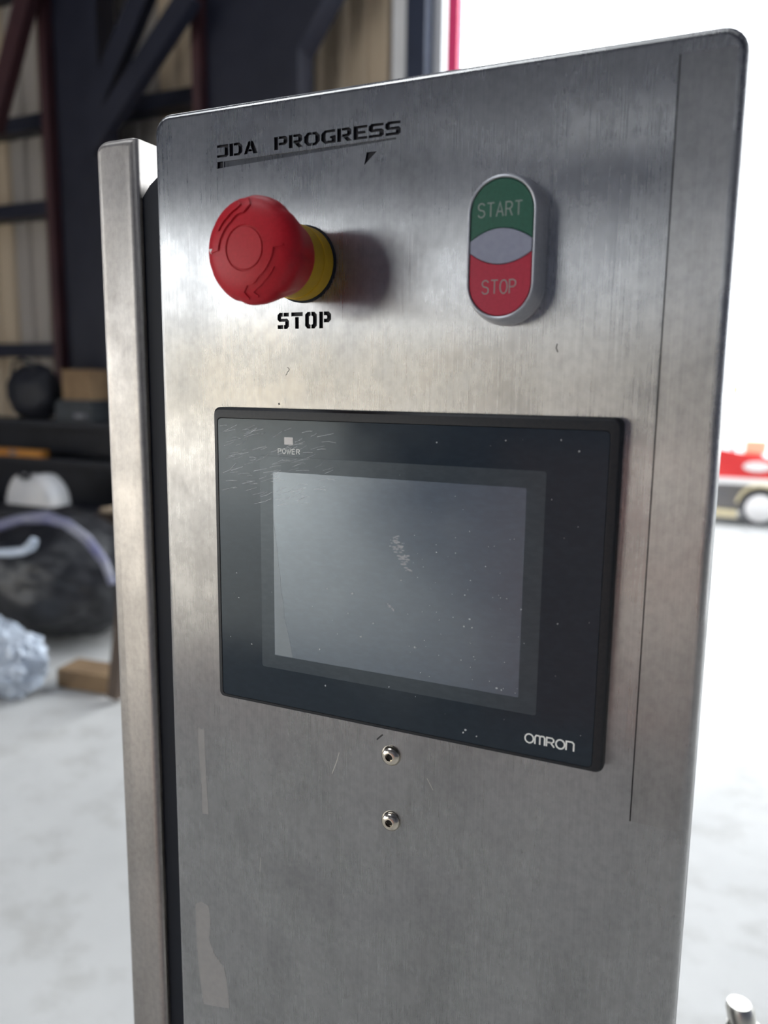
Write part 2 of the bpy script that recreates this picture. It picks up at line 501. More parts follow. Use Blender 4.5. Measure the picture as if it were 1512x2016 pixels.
def brace(a, b, w, h, label, m='dark_steel'):
    o = Geo().bar(a, b, w, h).build('diagonal_brace', M[m], origin=None)
    tag(o, label, 'brace')
brace((-4.70, 4.85, 3.50), (-3.25, 4.85, 5.60), 0.17, 0.10, 'upper dark diagonal brace between the two steel columns')
brace((-4.66, 4.80, 3.28), (-3.66, 4.80, 4.22), 0.16, 0.10, 'lower dark diagonal brace meeting the wide column')
brace((-5.80, 4.85, 3.55), (-5.10, 4.85, 4.95), 0.16, 0.10, 'dark reddish diagonal brace crossing at the far upper left', 'oxide')

# red post standing outside the doorway
rp = empty('red_post', (-2.19, 6.26, -0.02))
Geo().box(-2.262, -2.118, 6.2, 6.32, -0.02, 6.6).build('post', M['red_paint'], rp)
Geo().box(-2.30, -2.08, 6.16, 6.36, -0.02, 0.03).build('foot_plate', M['red_paint'], rp)
tag(rp, 'bright red upright post just outside the open doorway', 'post')

# ------------------------------------------------------------------ the control cabinet
PX0, PX1, PZ1 = -33.8, 219.0, 133.1
CAB = empty('control_cabinet', ((PX0 + PX1) / 2000, 0.016, 0))
tag(CAB, 'brushed stainless steel control cabinet with touch screen and buttons', 'cabinet')
ZB = -Z0 * 1000 + 0.5
BEND = 3.2; DEPTH = 32.0
loops = [at_d(rrect(PX0, PX1, ZB, PZ1, 9.0), -DEPTH)]
for k in range(7):
    a = PI / 2 * k / 6
    i = BEND * (1 - math.cos(a))
    loops.append(at_d(rrect(PX0 + i, PX1 - i, ZB + i, PZ1 - i, 9.0 - i), -BEND * (1 - math.sin(a))))
body = Geo().loft(loops).build('housing', M['steel'], CAB)

# stencil-cut lettering: heavy squared letters cut into the sheet
S1 = {
 'J': (1.05, [[(0, 1), (1.05, 1), (1.05, .15), (.9, 0), (0, 0), (0, .16), (.7, .16), (.74, .2), (.74, .82), (0, .82)]]),
 'D': (1.22, [[(0, 0), (.32, 0), (.32, 1), (0, 1)], [(.42, 0), (.9, 0), (1.2, .25), (1.2, .75), (.9, 1), (.42, 1), (.42, .84), (.8, .84), (.88, .72), (.88, .28), (.8, .16), (.42, .16)]]),
 'A': (1.25, [[(0, 0), (.28, 0), (.58, .78), (.58, 1), (.44, 1)], [(.66, 1), (.82, 1), (1.25, 0), (.88, 0), (.66, .6)], [(.42, .2), (.74, .2), (.68, .34), (.47, .34)]]),
 'P': (1.15, [[(0, 0), (.3, 0), (.3, 1), (0, 1)], [(.4, .34), (.95, .34), (1.15, .5), (1.15, .84), (.95, 1), (.4, 1), (.4, .84), (.8, .84), (.84, .8), (.84, .54), (.8, .5), (.4, .5)]]),
 'R': (1.2, [[(0, 0), (.3, 0), (.3, 1), (0, 1)], [(.4, .36), (.95, .36), (1.15, .52), (1.15, .84), (.95, 1), (.4, 1), (.4, .84), (.8, .84), (.84, .8), (.84, .56), (.8, .52), (.4, .52)], [(.5, .30), (.86, .30), (1.2, 0), (.82, 0)]]),
 'O': (1.32, [[(.62, 0), (.3, 0), (0, .28), (0, .72), (.3, 1), (.62, 1), (.62, .84), (.42, .84), (.34, .74), (.34, .26), (.42, .16), (.62, .16)],
              [(.70, 0), (1.02, 0), (1.32, .28), (1.32, .72), (1.02, 1), (.70, 1), (.70, .84), (.90, .84), (.98, .74), (.98, .26), (.90, .16), (.70, .16)]]),
 'G': (1.2, [[(1.15, 1), (.3, 1), (0, .74), (0, .26), (.3, 0), (1.2, 0), (1.2, .52), (.75, .52), (.75, .38), (.88, .38), (.88, .16), (.42, .16), (.34, .26), (.34, .74), (.42, .84), (1.15, .84)]]),
 'E': (1.1, [[(0, 0), (1.1, 0), (1.1, .16), (.34, .16), (.34, .42), (.95, .42), (.95, .58), (.34, .58), (.34, .84), (1.1, .84), (1.1, 1), (0, 1)]]),
 'S': (1.18, [[(1.15, 1), (.2, 1), (0, .85), (0, .56), (.18, .42), (.82, .42), (.86, .38), (.86, .2), (.82, .16), (0, .16), (0, 0), (1.0, 0), (1.18, .14), (1.18, .44), (1.0, .58), (.36, .58), (.32, .62), (.32, .8), (.36, .84), (1.15, .84)]]),
}
S2 = {   # octagonal stencil letters of the word under the mushroom button
 'S': (.80, [[(.36, 1), (.14, 1), (0, .86), (0, .58), (.12, .46), (.56, .46), (.56, .40), (.56, .22), (.46, .22), (.46, 0), (.66, 0), (.80, .14), (.80, .48), (.68, .62), (.24, .62), (.24, .78), (.36, .78)],
             [(.44, .78), (.80, .78), (.80, 1), (.44, 1)], [(0, 0), (.38, 0), (.38, .22), (0, .22)]]),
 'T': (.80, [[(0, .78), (.80, .78), (.80, 1), (0, 1)], [(.28, 0), (.52, 0), (.52, .70), (.28, .70)]]),
 'O': (.80, [[(.36, 0), (.16, 0), (0, .16), (0, .84), (.16, 1), (.36, 1), (.36, .80), (.25, .74), (.25, .26), (.36, .20)],
             [(.44, 0), (.64, 0), (.80, .16), (.80, .84), (.64, 1), (.44, 1), (.44, .80), (.55, .74), (.55, .26), (.44, .20)]]),
 'P': (.80, [[(0, 0), (.24, 0), (.24, 1), (0, 1)], [(.32, .36), (.64, .36), (.80, .52), (.80, .84), (.64, 1), (.32, 1), (.32, .80), (.50, .80), (.56, .74), (.56, .62), (.50, .56), (.32, .56)]]),
}
def inset(poly, k):
    n = len(poly); out = []
    area = sum(poly[i][0] * poly[(i + 1) % n][1] - poly[(i + 1) % n][0] * poly[i][1] for i in range(n))
    s = 1 if area > 0 else -1
    for i in range(n):
        a, p, b = poly[i - 1], poly[i], poly[(i + 1) % n]
        d1 = Vector((p[0] - a[0], p[1] - a[1])).normalized(); d2 = Vector((b[0] - p[0], b[1] - p[1])).normalized()
        nv = Vector((-(d1.y + d2.y), d1.x + d2.x)) * s
        nv.normalize()
        out.append((p[0] + nv.x * k, p[1] + nv.y * k))
    return out
cut = Geo()
cut_light = []
def cut_poly(poly, depth, light=False):
    if light: cut_light.append((len(cut.f), len(cut.f) + len(poly) + 2))
    cut.prism([(p[0] / 1000, Z0 + p[1] / 1000) for p in poly], -0.0008, depth / 1000)
def cut_word(word, x0, x1, zb, h, font, depth, bold=0.14):
    tot = sum(font[c][0] for c in word)
    gap = 0.16 if font is S1 else 0.2
    sx = (x1 - x0) / (tot + gap * (len(word) - 1))
    x = x0
    for c in word:
        w, polys = font[c]
        for p in polys:
            cut_poly(inset([(x + a * sx, zb + b * h) for a, b in p], -bold), depth)
        x += (w + gap) * sx
cut_word('JDA', 2.0, 23.2, 110.9, 5.1, S1, 1.3)
cut_word('PROGRESS', 32.0, 91.4, 111.1, 5.1, S1, 1.3)
cut_word('STOP', 32.9, 59.8, 35.3, 6.9, S2, 1.3)
cut_poly([(1.9, 109.0), (1.9, 106.2), (5.0, 106.35), (5.0, 109.05)], 1.2)  # dark end stands in for the shadow at the wedge's left edge
cut_poly([(5.4, 109.0), (89.6, 110.0), (89.6, 109.3), (5.4, 106.4)], 0.45, True)
cut_poly([(196.55, -161.5), (197.05, -161.5), (197.05, 125.6), (196.55, 125.6)], 0.5)
cut_poly([(76.4, 105.7), (81.0, 105.6), (75.3, 100.8)], 0.9)
co = cut.build('cutter', M['recess'], CAB)
body.data.materials.append(M['recess'])
co.data.materials.append(M['recess_light'])
body.data.materials.append(M['recess_light'])
for p in co.data.polygons:
    p.material_index = 1 if any(a <= p.index < b for a, b in cut_light) else 0
bo = body.modifiers.new('cut', 'BOOLEAN')
bo.operation = 'DIFFERENCE'; bo.solver = 'EXACT'; bo.object = co; bo.use_self = True
bo.material_mode = 'TRANSFER'
dg = bpy.context.evaluated_depsgraph_get()
nm = bpy.data.meshes.new_from_object(body.evaluated_get(dg))
body.modifiers.clear()
old = body.data; body.data = nm; nm.name = 'housing'
bpy.data.meshes.remove(old)
cm = co.data; bpy.data.objects.remove(co); bpy.data.meshes.remove(cm)
for p in nm.polygons:
    p.use_smooth = abs(p.normal.y) < 0.99 and p.area > 1e-4 and False

# thin overlay plate edge on the right and its top fold: a proud sheet along the seam
def strip(name, poly, d0, d1, material, parent, label=None):
    g = Geo().loft([at_d(poly, d0), at_d(poly, d1)])
    o = g.build(name, material, parent)
    if label: o['label'] = label
    return o
strip('edge_strip', [(197.1, -161.5), (215.2, -161.5), (215.2, 125.6), (197.1, 125.6)], -0.05, 0.06, M['steel_strip'], CAB, 'smooth steel strip along the right edge of the panel')

# adhesive film residue
strip('film_residue', [(-17.6, -165.5), (-16.2, -163.2), (-14.6, -164.5), (-13.0, -163.2), (-13.0, -172), (-12.6, -190), (-11.8, -210.4), (-15.6, -211), (-15.6, -196), (-16.8, -180)], -0.02, 0.05, M['residue'], CAB, 'matte grey strip of old film residue')
strip('film_residue', [(-21.8, -264.5), (-18, -262), (-13, -263.5), (-12.2, -272), (-13.2, -283), (-10, -291), (-4.2, -296.5), (-2.6, -303), (-1.2, -320), (-10, -322), (-18, -323.5), (-20, -310), (-21.5, -290)], -0.02, 0.05, M['residue'], CAB, 'larger matte grey patch of old film residue')

# small dark nicks and pale scratches
def marks(name, strokes, material, d=0.03):
    g = Geo()
    for pts, w in strokes:
        for q in ribbon(pts, w):
            g.loft([at_d(q, -0.02), at_d(q, d)])
    return g.build(name, material, CAB)
for st in (([(37.6, 18.4), (38.4, 18.0), (38.7, 17.3), (38.2, 16.6), (37.6, 16.2), (37.4, 15.4), (36.9, 14.9)], 0.28), ([(158.6, 27.6), (158.3, 26.0), (159.0, 24.4)], 0.45), ([(84.0, -149.6), (86.2, -147.3), (87.0, -146.6)], 0.7), ([(33.0, 2.4), (33.4, 1.6)], 0.8)):
    marks('nick', [st], M['scratch'])
for st in (([(64.6, -160), (63.2, -165), (60.8, -171.5)], 0.35), ([(109, -163), (112, -168)], 0.3), ([(20, -226), (19.4, -234)], 0.3)):
    marks('scratch', [st], M['zinc'], 0.02)

# ---------------------------------------------- button-head screws
def screw(parent):
    prof = [(4.7, 0), (4.7, 0.4), (4.5, 1.1), (3.9, 1.9), (3.0, 2.5), (2.1, 2.75), (1.75, 2.7), (1.7, 1.4)]
    s = lathe(prof, 91.3, -155.8, 40).build('button_head_screw', M['screw'], parent, 40)
    h = Geo().loft([at_d([(91.3 + 1.72 * math.cos(PI / 3 * k), -155.8 + 1.72 * math.sin(PI / 3 * k)) for k in range(6)], d) for d in (1.2, 1.45)]).build('hex_socket', M['socket'], s)
    return s
sc = screw(CAB)
sc['label'] = 'upper button head screw, close under the screen'
s2 = sc.copy(); col.objects.link(s2); s2.location = (0.0004, 0, -0.0321)
for ch in sc.children:
    c2 = ch.copy(); col.objects.link(c2); c2.parent = s2
s2['label'] = 'lower button head screw'

# ---------------------------------------------- emergency stop
EX, EZ = 46.0, 62.6
def scal(t, d):
    if 21 < d < 41.5:
        k = min(1, (d - 21) / 6, (41.5 - d) / 3)
        return 1 - 0.030 * k * max(0, math.cos(7 * t + 0.6)) ** 6
    return 1
cap_prof = [(15.0, 16.6), (15.5, 17.2), (15.9, 19.0), (17.0, 23.0), (18.2, 27.0), (19.4, 31.0), (20.4, 34.5), (20.8, 37.0), (20.6, 38.8), (19.8, 40.6), (18.2, 42.2), (15.8, 43.4), (12.5, 44.3), (9.0, 44.8),
            (8.75, 44.85), (8.5, 44.35), (8.1, 44.35), (7.85, 44.9), (4.0, 45.05), (0.4, 45.1)]
cap = lathe(cap_prof, EX, EZ, 140, scal).build('emergency_stop_button', M['red_cap'], CAB, 50)
cap['label'] = 'red mushroom emergency stop button with twist arrows'
def cap_d(r):
    for (ra, da), (rb, db) in zip(cap_prof[7:], cap_prof[8:]):
        if rb <= r <= ra and ra > rb:
            return da + (db - da) * (ra - r) / (ra - rb)
    return 45.0
def on_cap(r, a):
    return (EX + r * math.cos(math.radians(a)), EZ + r * math.sin(math.radians(a)))
def cap_ribbon(g, pts, w, h=0.6):
    """raised line on the domed cap; pts = (radius, angle)"""
    fine = []
    for (ra, aa), (rb, ab) in zip(pts, pts[1:]):
        n = max(1, int(max(abs(ab - aa) / 5, abs(ra - rb) / 1.0)))
        for k in range(n):
            fine.append((ra + (rb - ra) * k / n, aa + (ab - aa) * k / n))
    fine.append(pts[-1])
    loops = []
    for q in ribbon([on_cap(r, a) for r, a in fine], w):
        lo = []; hi = []
        for x, z in q:
            d = cap_d(math.hypot(x - EX, z - EZ))
            lo.append(mm(x, -(d - 0.3), z)); hi.append(mm(x, -(d + h), z))
        g.loft([lo, hi])
for a0 in (0, 180):
    g = Geo()
    # outline of a curved arrow: inner line, kink, outer head
    cap_ribbon(g, [(16.6, 182 + a0), (12.6, 180 + a0), (12.0, 150 + a0), (12.2, 120 + a0), (13.6, 104 + a0), (13.6, 92 + a0), (16.4, 84 + a0), (18.9, 90 + a0)], 0.75)
    cap_ribbon(g, [(18.6, 104 + a0), (16.8, 99 + a0), (15.8, 107 + a0), (14.8, 125 + a0), (14.6, 150 + a0)], 0.55)
    g.build('twist_arrow', M['red_cap'], cap)
g = Geo()
tri = [on_cap(16.2, 177), on_cap(18.9, 177), on_cap(16.9, 184)]
g.loft([[mm(x, -(cap_d(math.hypot(x - EX, z - EZ)) + e), z) for x, z in tri] for e in (-0.3, 0.25)])
g.build('cap_triangle', M['white'], cap)  # small white triangle at the arrow's tail
lathe([(15.6, 0.4), (15.6, 7.5), (15.35, 8.0), (15.1, 8.0), (15.0, 8.6), (14.9, 14.0), (14.4, 17.2), (13.0, 17.2)], EX, EZ, 72).build('yellow_collar', M['yellow'], cap, 40)
lathe([(16.4, 0.0), (16.4, 0.9), (16.0, 1.2), (14, 1.2)], EX, EZ, 72).build('gasket', M['rubber_and_shade'], cap, 40)

# ---------------------------------------------- start / stop twin button
SX, SZ, SH = 137.9, 62.8, 13.0
def stadium(r, s=SH, n=20):
    return [(SX + r * math.cos(math.radians(180 * k / n)), SZ + s + r * math.sin(math.radians(180 * k / n))) for k in range(n + 1)] + \
           [(SX + r * math.cos(math.radians(180 + 180 * k / n)), SZ - s + r * math.sin(math.radians(180 + 180 * k / n))) for k in range(n + 1)]
prof = [(15.2, 0), (15.2, 1.6), (15.0, 3.0), (14.6, 5.5), (14.1, 8.0), (13.6, 9.8), (13.2, 10.6), (12.8, 10.8), (12.45, 10.6), (12.3, 10.0), (12.3, 8.6)]
hs = Geo().loft([at_d(stadium(r), d) for r, d in prof]).build('start_stop_button', M['silver'], CAB, 35)
hs['label'] = 'silver oval twin push button reading START and STOP'
RB = 12.0
def lens_arc(top, inset_gap=0.0):
    # arc from right to left bounding the lens: height 6.5 in the middle, 2.6 at the sides
    pts = []
    for k in range(17):
        x = RB - 2 * RB * k / 16
        h = 2.3 + 4.2 * math.sqrt(max(0, 1 - (x / 13.5) ** 2))
        h = 2.2 + 4.3 * (1 - (abs(x) / RB) ** 2)
        pts.append((SX + x, SZ + (h + inset_gap) * (1 if top else -1) + 0.6))
    return pts
up_poly = [(SX + RB * math.cos(math.radians(180 * k / 24)), SZ + SH + RB * math.sin(math.radians(180 * k / 24))) for k in range(25)] + list(reversed(lens_arc(True, 0.18)))
dn_poly = [(SX + RB * math.cos(math.radians(180 + 180 * k / 24)), SZ - SH + RB * math.sin(math.radians(180 + 180 * k / 24))) for k in range(25)] + lens_arc(False, 0.18)
ln_poly = lens_arc(True) + list(reversed(lens_arc(False)))
def button(name, poly, material, d=10.4):
    return Geo().loft([at_d(poly, 8.4), at_d(poly, d - 0.25), at_d(inset(poly, 0.25), d)]).build(name, material, hs, 30)
button('start_button', up_poly, M['green'])
button('stop_button', dn_poly, M['red_btn'])
button('pilot_lens', ln_poly, M['lens'], 10.7)
Geo().loft([at_d(stadium(12.35), 8.3), at_d(stadium(12.35), 8.6)]).build('inner_floor', M['rubber_and_shade'], hs)

# thin line letters
GL = {
 'S': [[*arc(.35, .76, .33, 20, 180, 8, .72), *arc(.35, .76, .33, 200, 270, 4, .78), *arc(.35, .25, .34, 80, -90, 8, .74), *arc(.35, .25, .34, 260, 195, 4, .74)]],
 'T': [[(0, 1), (.72, 1)], [(.36, 1), (.36, 0)]],
 'A': [[(0, 0), (.36, 1), (.72, 0)], [(.12, .34), (.60, .34)]],
 'R': [[(.02, 0), (.02, 1), (.42, 1), (.62, .9), (.66, .75), (.60, .60), (.42, .5), (.02, .5)], [(.40, .5), (.68, 0)]],
 'O': [arc(.37, .5, .37, 0, 360, 20, 1.35)],
 'P': [[(.02, 0), (.02, 1), (.42, 1), (.62, .9), (.66, .74), (.60, .58), (.42, .48), (.02, .48)]],
 'W': [[(0, 1), (.24, 0), (.45, .9), (.66, 0), (.9, 1)]],
 'E': [[(.62, 1), (.02, 1), (.02, 0), (.62, 0)], [(.02, .52), (.56, .52)]],
}
def word(name, text, x0, x1, zb, h, w, d, material, parent, font=GL, wid=.72, gap=.24):
    g = Geo()
    adv = [(.9 if c == 'W' else wid) for c in text]
    tot = sum(adv) + gap * (len(text) - 1)
    sx = (x1 - x0) / tot
    x = x0
    for c, a in zip(text, adv):
        for st in font[c]:
            pts = [(x + p[0] * sx, zb + p[1] * h) for p in st]
            for q in ribbon(pts, w):
                g.loft([at_d(q, d), at_d(q, d + 0.05)])
        x += (a + gap) * sx
    return g.build(name, material, parent)
word('start_lettering', 'START', 128.6, 145.6, 74.2, 5.0, 0.45, 10.4, M['btn_print'], hs)['label'] = 'grey lettering START'
word('stop_lettering', 'STOP', 131.0, 144.4, 46.0, 5.0, 0.42, 10.4, M['btn_print'], hs)['label'] = 'grey lettering STOP'

# ---------------------------------------------- touch screen terminal
TW, TH = 185.6, 141.8
def rr_at(x0, x1, z0, z1, r, d):
    return at_d(rrect(x0, x1, z0, z1, r), d)
tl = [rr_at(0, TW, -TH, 0, 3.0, 0), rr_at(0, TW, -TH, 0, 3.0, 3.2), rr_at(.25, TW - .25, -TH + .25, -.25, 3.0, 4.2), rr_at(.9, TW - 1.1, -TH + .7, -1.2, 2.6, 5.0),
      rr_at(1.8, TW - 3.2, -TH + 1.3, -3.6, 2.2, 5.25), rr_at(2.6, TW - 4.1, -TH + 1.9, -4.7, 2.0, 5.25), rr_at(2.8, TW - 4.3, -TH + 2.1, -4.9, 2.0, 4.9), rr_at(2.8, TW - 4.3, -TH + 2.1, -4.9, 2.0, 4.2)]
term = Geo().loft(tl).build('touch_screen_terminal', M['bezel'], CAB, 25)
term['label'] = 'black framed touch screen terminal, switched off'
def plate(name, x0, x1, z0, z1, r, d0, d1, material, label=None):
    g = Geo().loft([rr_at(x0, x1, z0, z1, r, d0), rr_at(x0, x1, z0, z1, r, d1 - 0.02), rr_at(x0 + .06, x1 - .06, z0 + .06, z1 - .06, r, d1)])
    o = g.build(name, material, term)
    if label: o['label'] = label
    return o
plate('front_glass', 2.9, TW - 4.4, -TH + 2.2, -5.0, 2.0, 4.3, 5.06, M['glass'], 'black glossy front glass')
plate('screen_border', 25.8, 157.9, -122.0, -21.4, 1.2, 5.0, 5.10, M['border'], 'dark grey border around the display')
plate('display', 32.8, 150.3, -115.5, -28.4, 0.8, 5.05, 5.14, M['lcd'], 'blank grey display')
def flat(name, polys, d0, d1, material, label=None, kind=None):
    g = Geo()
    for i, p in enumerate(polys):
        g.loft([at_d(p, d0), at_d(p, d1 + (0.0006 * i if kind else 0))])
    o = g.build(name, material, term)
    if label: o['label'] = label
    if kind: o['kind'] = kind
    return o
flat('peeling_film', [[(33.0, -52), (33.6, -56), (34.2, -61), (35.0, -66), (35.4, -72), (36.4, -77), (36.6, -84), (38.0, -90), (38.2, -96), (39.8, -102), (41.4, -109), (42.6, -115.2), (33.0, -115.2), (33.0, -80)]], 5.1, 5.18, M['lcd_film'], 'pale strip of film peeling at the display edge')
flat('power_light', [rrect(38.9, 43.4, -15.9, -12.6, 0.2, 2)], 5.0, 5.12, M['led'], 'small pale power light window')
word('power_lettering', 'POWER', 35.6, 46.9, -20.0, 2.1, 0.36, 5.06, M['print'], term)['label'] = 'tiny grey lettering POWER'
OM = {
 'o': [arc(.5, .45, .44, 0, 360, 22)],
 'm': [[(.06, 0), (.06, .72), (.18, .88), (.46, .88), (.56, .76), (.56, 0)], [(.56, .76), (.68, .88), (.94, .88), (1.06, .74), (1.06, 0)]],
 'R': [[(.06, 0), (.06, .88), (.62, .88), (.78, .74), (.78, .56), (.62, .42), (.06, .42)], [(.46, .42), (.86, 0)]],
 'n': [[(.06, 0), (.06, .88), (.66, .88), (.82, .72), (.82, 0)]],
}
g = Geo(); xx = 153.6; hh = 4.3
for c, a in zip('omRon', (1.04, 1.20, .96, 1.04, .86)):
    for st in OM[c]:
        for q in ribbon([(xx + p[0] * hh * .93, -134.2 + p[1] * hh) for p in st], 0.62):
            g.loft([at_d(q, 5.05), at_d(q, 5.12)])
    xx += a * hh * .93
g.build('maker_logo', M['print'], term)['label'] = 'pale grey OMRON logo'
# dust flecks, a dried smear and fine wiping scratches on the glass
random.seed(4)
fl = []
def fleck(x, z, r):
    n = 6
    fl.append([(x + r * random.uniform(.6, 1.3) * math.cos(2 * PI * k / n), z + r * random.uniform(.6, 1.3) * math.sin(2 * PI * k / n)) for k in range(n)])
for x, z, r in ((128.4, -85.0, .45), (126.0, -88.5, .35), (129.5, -88.5, .3), (73.5, -80.8, .55), (61, -80, .35), (57, -109, .45), (104, -101, .45), (84, -93, .4), (78, -100, .5), (71.5, -90, .35),
                (126, -75, .3), (113, -58, .3), (98.5, -61, .45), (97, -72, .35), (13, -90, .4), (12, -78, .3), (20, -112, .4), (8, -110, .25), (60, -126, .4), (92, -121, .3), (150, -78, .3), (165, -82, .25), (141, -113, .5), (143, -113.5, .35),
                (128, -134, .5), (127, -135.5, .4), (133, -136, .35), (170, -13, .35), (163, -9, .3), (141, -10, .3), (112, -12, .3)):
    fleck(x, z, r)
for _ in range(46):
    fleck(random.uniform(100, 150), random.uniform(-114, -45), random.uniform(.08, .2))
for _ in range(40):
    fleck(random.uniform(6, 178), random.uniform(-136, -8), random.uniform(.06, .16))
flat('dust_flecks', fl, 5.1, 5.2, M['fleck'], 'pale dust flecks on the glass', 'stuff')
sm = []
for _ in range(64):
    t = random.random()
    cx, cz = 93.5 + 6.5 * t + random.gauss(0, 1.3), -53.0 - 14.0 * t + random.gauss(0, 1.2)
    r = random.uniform(.2, .7); a = random.uniform(0, PI)
    sm.append([(cx + r * 1.7 * math.cos(a + 2 * PI * k / 5) , cz + r * .6 * math.sin(a + 2 * PI * k / 5)) for k in range(5)])
for _ in range(14):
    t = random.random(); cx, cz = 91 + 3.4 * t + random.gauss(0, .3), -83.5 - 2.6 * t + random.gauss(0, .2)
    sm.append([(cx + .35 * math.cos(2 * PI * k / 5), cz + .35 * math.sin(2 * PI * k / 5)) for k in range(5)])
flat('dried_smear', sm, 5.1, 5.17, M['smear'], 'dried smear in the middle of the display', 'stuff')
sx_ = []
for _ in range(120):
    x = random.uniform(4, 60); z = random.uniform(-46, -7)
    if (x - 28) ** 2 / 34 ** 2 + (z + 24) ** 2 / 22 ** 2 > 1 or not (3.5 < x < 70): continue
    l = random.uniform(2, 9); a = math.radians(14 + random.gauss(0, 4)); b = math.radians(random.gauss(0, 8))
    pts = [(x + l * t * math.cos(a + b * t), z + l * t * math.sin(a + b * t)) for t in (0, .5, 1)]
    if max(p[1] for p in pts) > -5.8: continue
    sx_ += ribbon(pts, random.uniform(.05, .14))
flat('wiping_scratches', sx_, 5.1, 5.165, M['scuff'], 'fine slanting scratches in the upper left of the glass', 'stuff')

# ------------------------------------------------------------------ steel post beside the cabinet
POST = empty('machine_post', (-0.072, 0.09, 0))
tag(POST, 'narrow stainless steel post left of the control cabinet', 'post')
px0, px1, pzt = -89.3, -62.6, 133.0
def post_loop(i, y):
    r = 8.0
    pts = [(px0 + i, ZB)]
    for k in range(9):
        t = math.radians(180 - 90 * k / 8)
        pts.append((px0 + r + (r - i) * math.cos(t), pzt - r * 0.75 + (r * 0.75 - i) * math.sin(t)))
    pts += [(px1 - i - 3, pzt - i)]
    pts += [(px1 - i, pzt - i - 1.0), (px1 - i, ZB)]
    return [mm(x, y, z) for x, z in pts]
lp = [post_loop(0, 165.0)]
for k in range(8):
    a = PI / 2 * k / 7
    lp.append(post_loop(4.2 * (1 - math.cos(a)), 20 + 4.2 * (1 - math.sin(a))))
Geo().loft(lp).build('post_shell', M['steel_post'], POST, 60)
# black block standing in for the shade in the gap beside the post
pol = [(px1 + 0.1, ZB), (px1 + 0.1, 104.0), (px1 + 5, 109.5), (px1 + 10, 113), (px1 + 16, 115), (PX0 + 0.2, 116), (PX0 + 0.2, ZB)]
Geo().prism([(x / 1000, Z0 + z / 1000) for x, z in pol], 0.0246, 0.15).build('gap_shade_block', M['rubber_and_shade'], POST)
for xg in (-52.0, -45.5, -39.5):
    Geo().box(xg / 1000, (xg + 2.2) / 1000, 0.0232, 0.0256, 0.01, Z0 + 0.104).build('gap_shade_rib', M['rubber_and_shade'], POST)  # ribs on the block that darkens the shaded gap

# ------------------------------------------------------------------ pipe fitting right of the cabinet
FX, FY, FZ = 0.256, 0.30, 0.944
PF = empty('pipe_fitting', (FX, FY, 0))
tag(PF, 'zinc and brass pipe fitting on a hose, right of the cabinet', 'pipe fitting')
def ring(rads, hs_, n=6, tilt=0.0):
    loops = []
    for r, h in zip(rads, hs_):
        loops.append([(FX + tilt * (FZ + 0.05 - h) + r * math.cos(2 * PI * k / n + .4), FY + r * math.sin(2 * PI * k / n + .4), h) for k in range(n)])
    return Geo().loft(loops)
T = 0.22
ring([.0085, .0105, .0105, .0085], [FZ + .050, FZ + .046, FZ + .036, FZ + .034], 24, T).build('end_cap', M['zinc'], PF, 40)
ring([.0125, .0135, .0135, .0125], [FZ + .034, FZ + .032, FZ + .018, FZ + .016], 6, T).build('hex_nut', M['zinc'], PF)
ring([.010, .010], [FZ + .016, FZ + .010], 24, T).build('thread_ring', M['zinc'], PF, 40)
ring([.0135, .0150, .0150, .0135], [FZ + .010, FZ + .007, FZ - .012, FZ - .014], 6, T).build('brass_nut', M['brass'], PF)
Geo().tube([(FX + T * .062, FY, FZ - .012), (FX + .03, FY + .01, FZ - .10), (FX + .05, FY + .03, FZ - .4), (FX + .03, FY + .05, .35), (FX + .06, FY + .12, .02), (FX + .3, FY + .3, .012)], .011, 12).build('hose', M['hose'], PF, 60)

# ------------------------------------------------------------------ clutter by the wall at left
def blob(name, c, rad, material, parent, seed, amp, freq, flat_z=0.0, sub=4, crease=0.0):
    bm = bmesh.new()
    bmesh.ops.create_icosphere(bm, subdivisions=sub, radius=1.0)
    off = wloc(parent)
    for v in bm.verts:
        n = v.co.normalized()
        q = n * freq + Vector((seed * 7.1, seed * 3.3, seed))
        d = noise.noise(q) * amp + abs(noise.noise(q * 2.3)) * amp * crease + noise.noise(q * 4.7) * amp * 0.35
        p = Vector((n.x * rad[0], n.y * rad[1], n.z * rad[2])) * (1 + d) + Vector(c)
        if p.z < flat_z: p.z = flat_z + (p.z - flat_z) * 0.02
        v.co = p - off
    me = bpy.data.meshes.new(name); bm.to_mesh(me); bm.free()
    return link(name, me, material, parent, 80)

BB = empty('black_trash_bag', (-3.28, 2.95, 0.0))
tag(BB, 'bulging black trash bag with bluish rim and white tie', 'trash bag')
blob('bag', (-3.30, 2.98, 0.37), (0.56, 0.42, 0.37), M['bag_black'], BB, 1.0, 0.10, 1.7, 0.003, 5, -0.7)
RIM = [(-3.531, 2.66, 0.634), (-3.371, 2.66, 0.69), (-3.217, 2.66, 0.738), (-3.034, 2.66, 0.764), (-2.895, 2.66, 0.743), (-2.762, 2.66, 0.677), (-2.652, 2.66, 0.57), (-2.602, 2.66, 0.458)]
Geo().tube(RIM, [.024, .03, .026, .034, .026, .026, .022, .018], 8).build('rim_band', M['bag_rim'], BB, 60)
TIE = [(-3.276, 2.54, 0.575), (-3.165, 2.54, 0.586), (-3.074, 2.54, 0.603), (-3.011, 2.54, 0.635), (-2.987, 2.54, 0.671)]
Geo().tube(TIE, [.02, .024, .022, .028, .02], 8).build('white_tie', M['bag_clear'], BB, 60)
CB = blob('clear_plastic_bag', (-2.95, 2.22, 0.16), (0.32, 0.17, 0.19), M['bag_clear'], None, 4.0, 0.20, 2.6, 0.003, 5, -1.0)
tag(CB, 'crumpled milky clear plastic bag lying before the black bag', 'plastic bag')
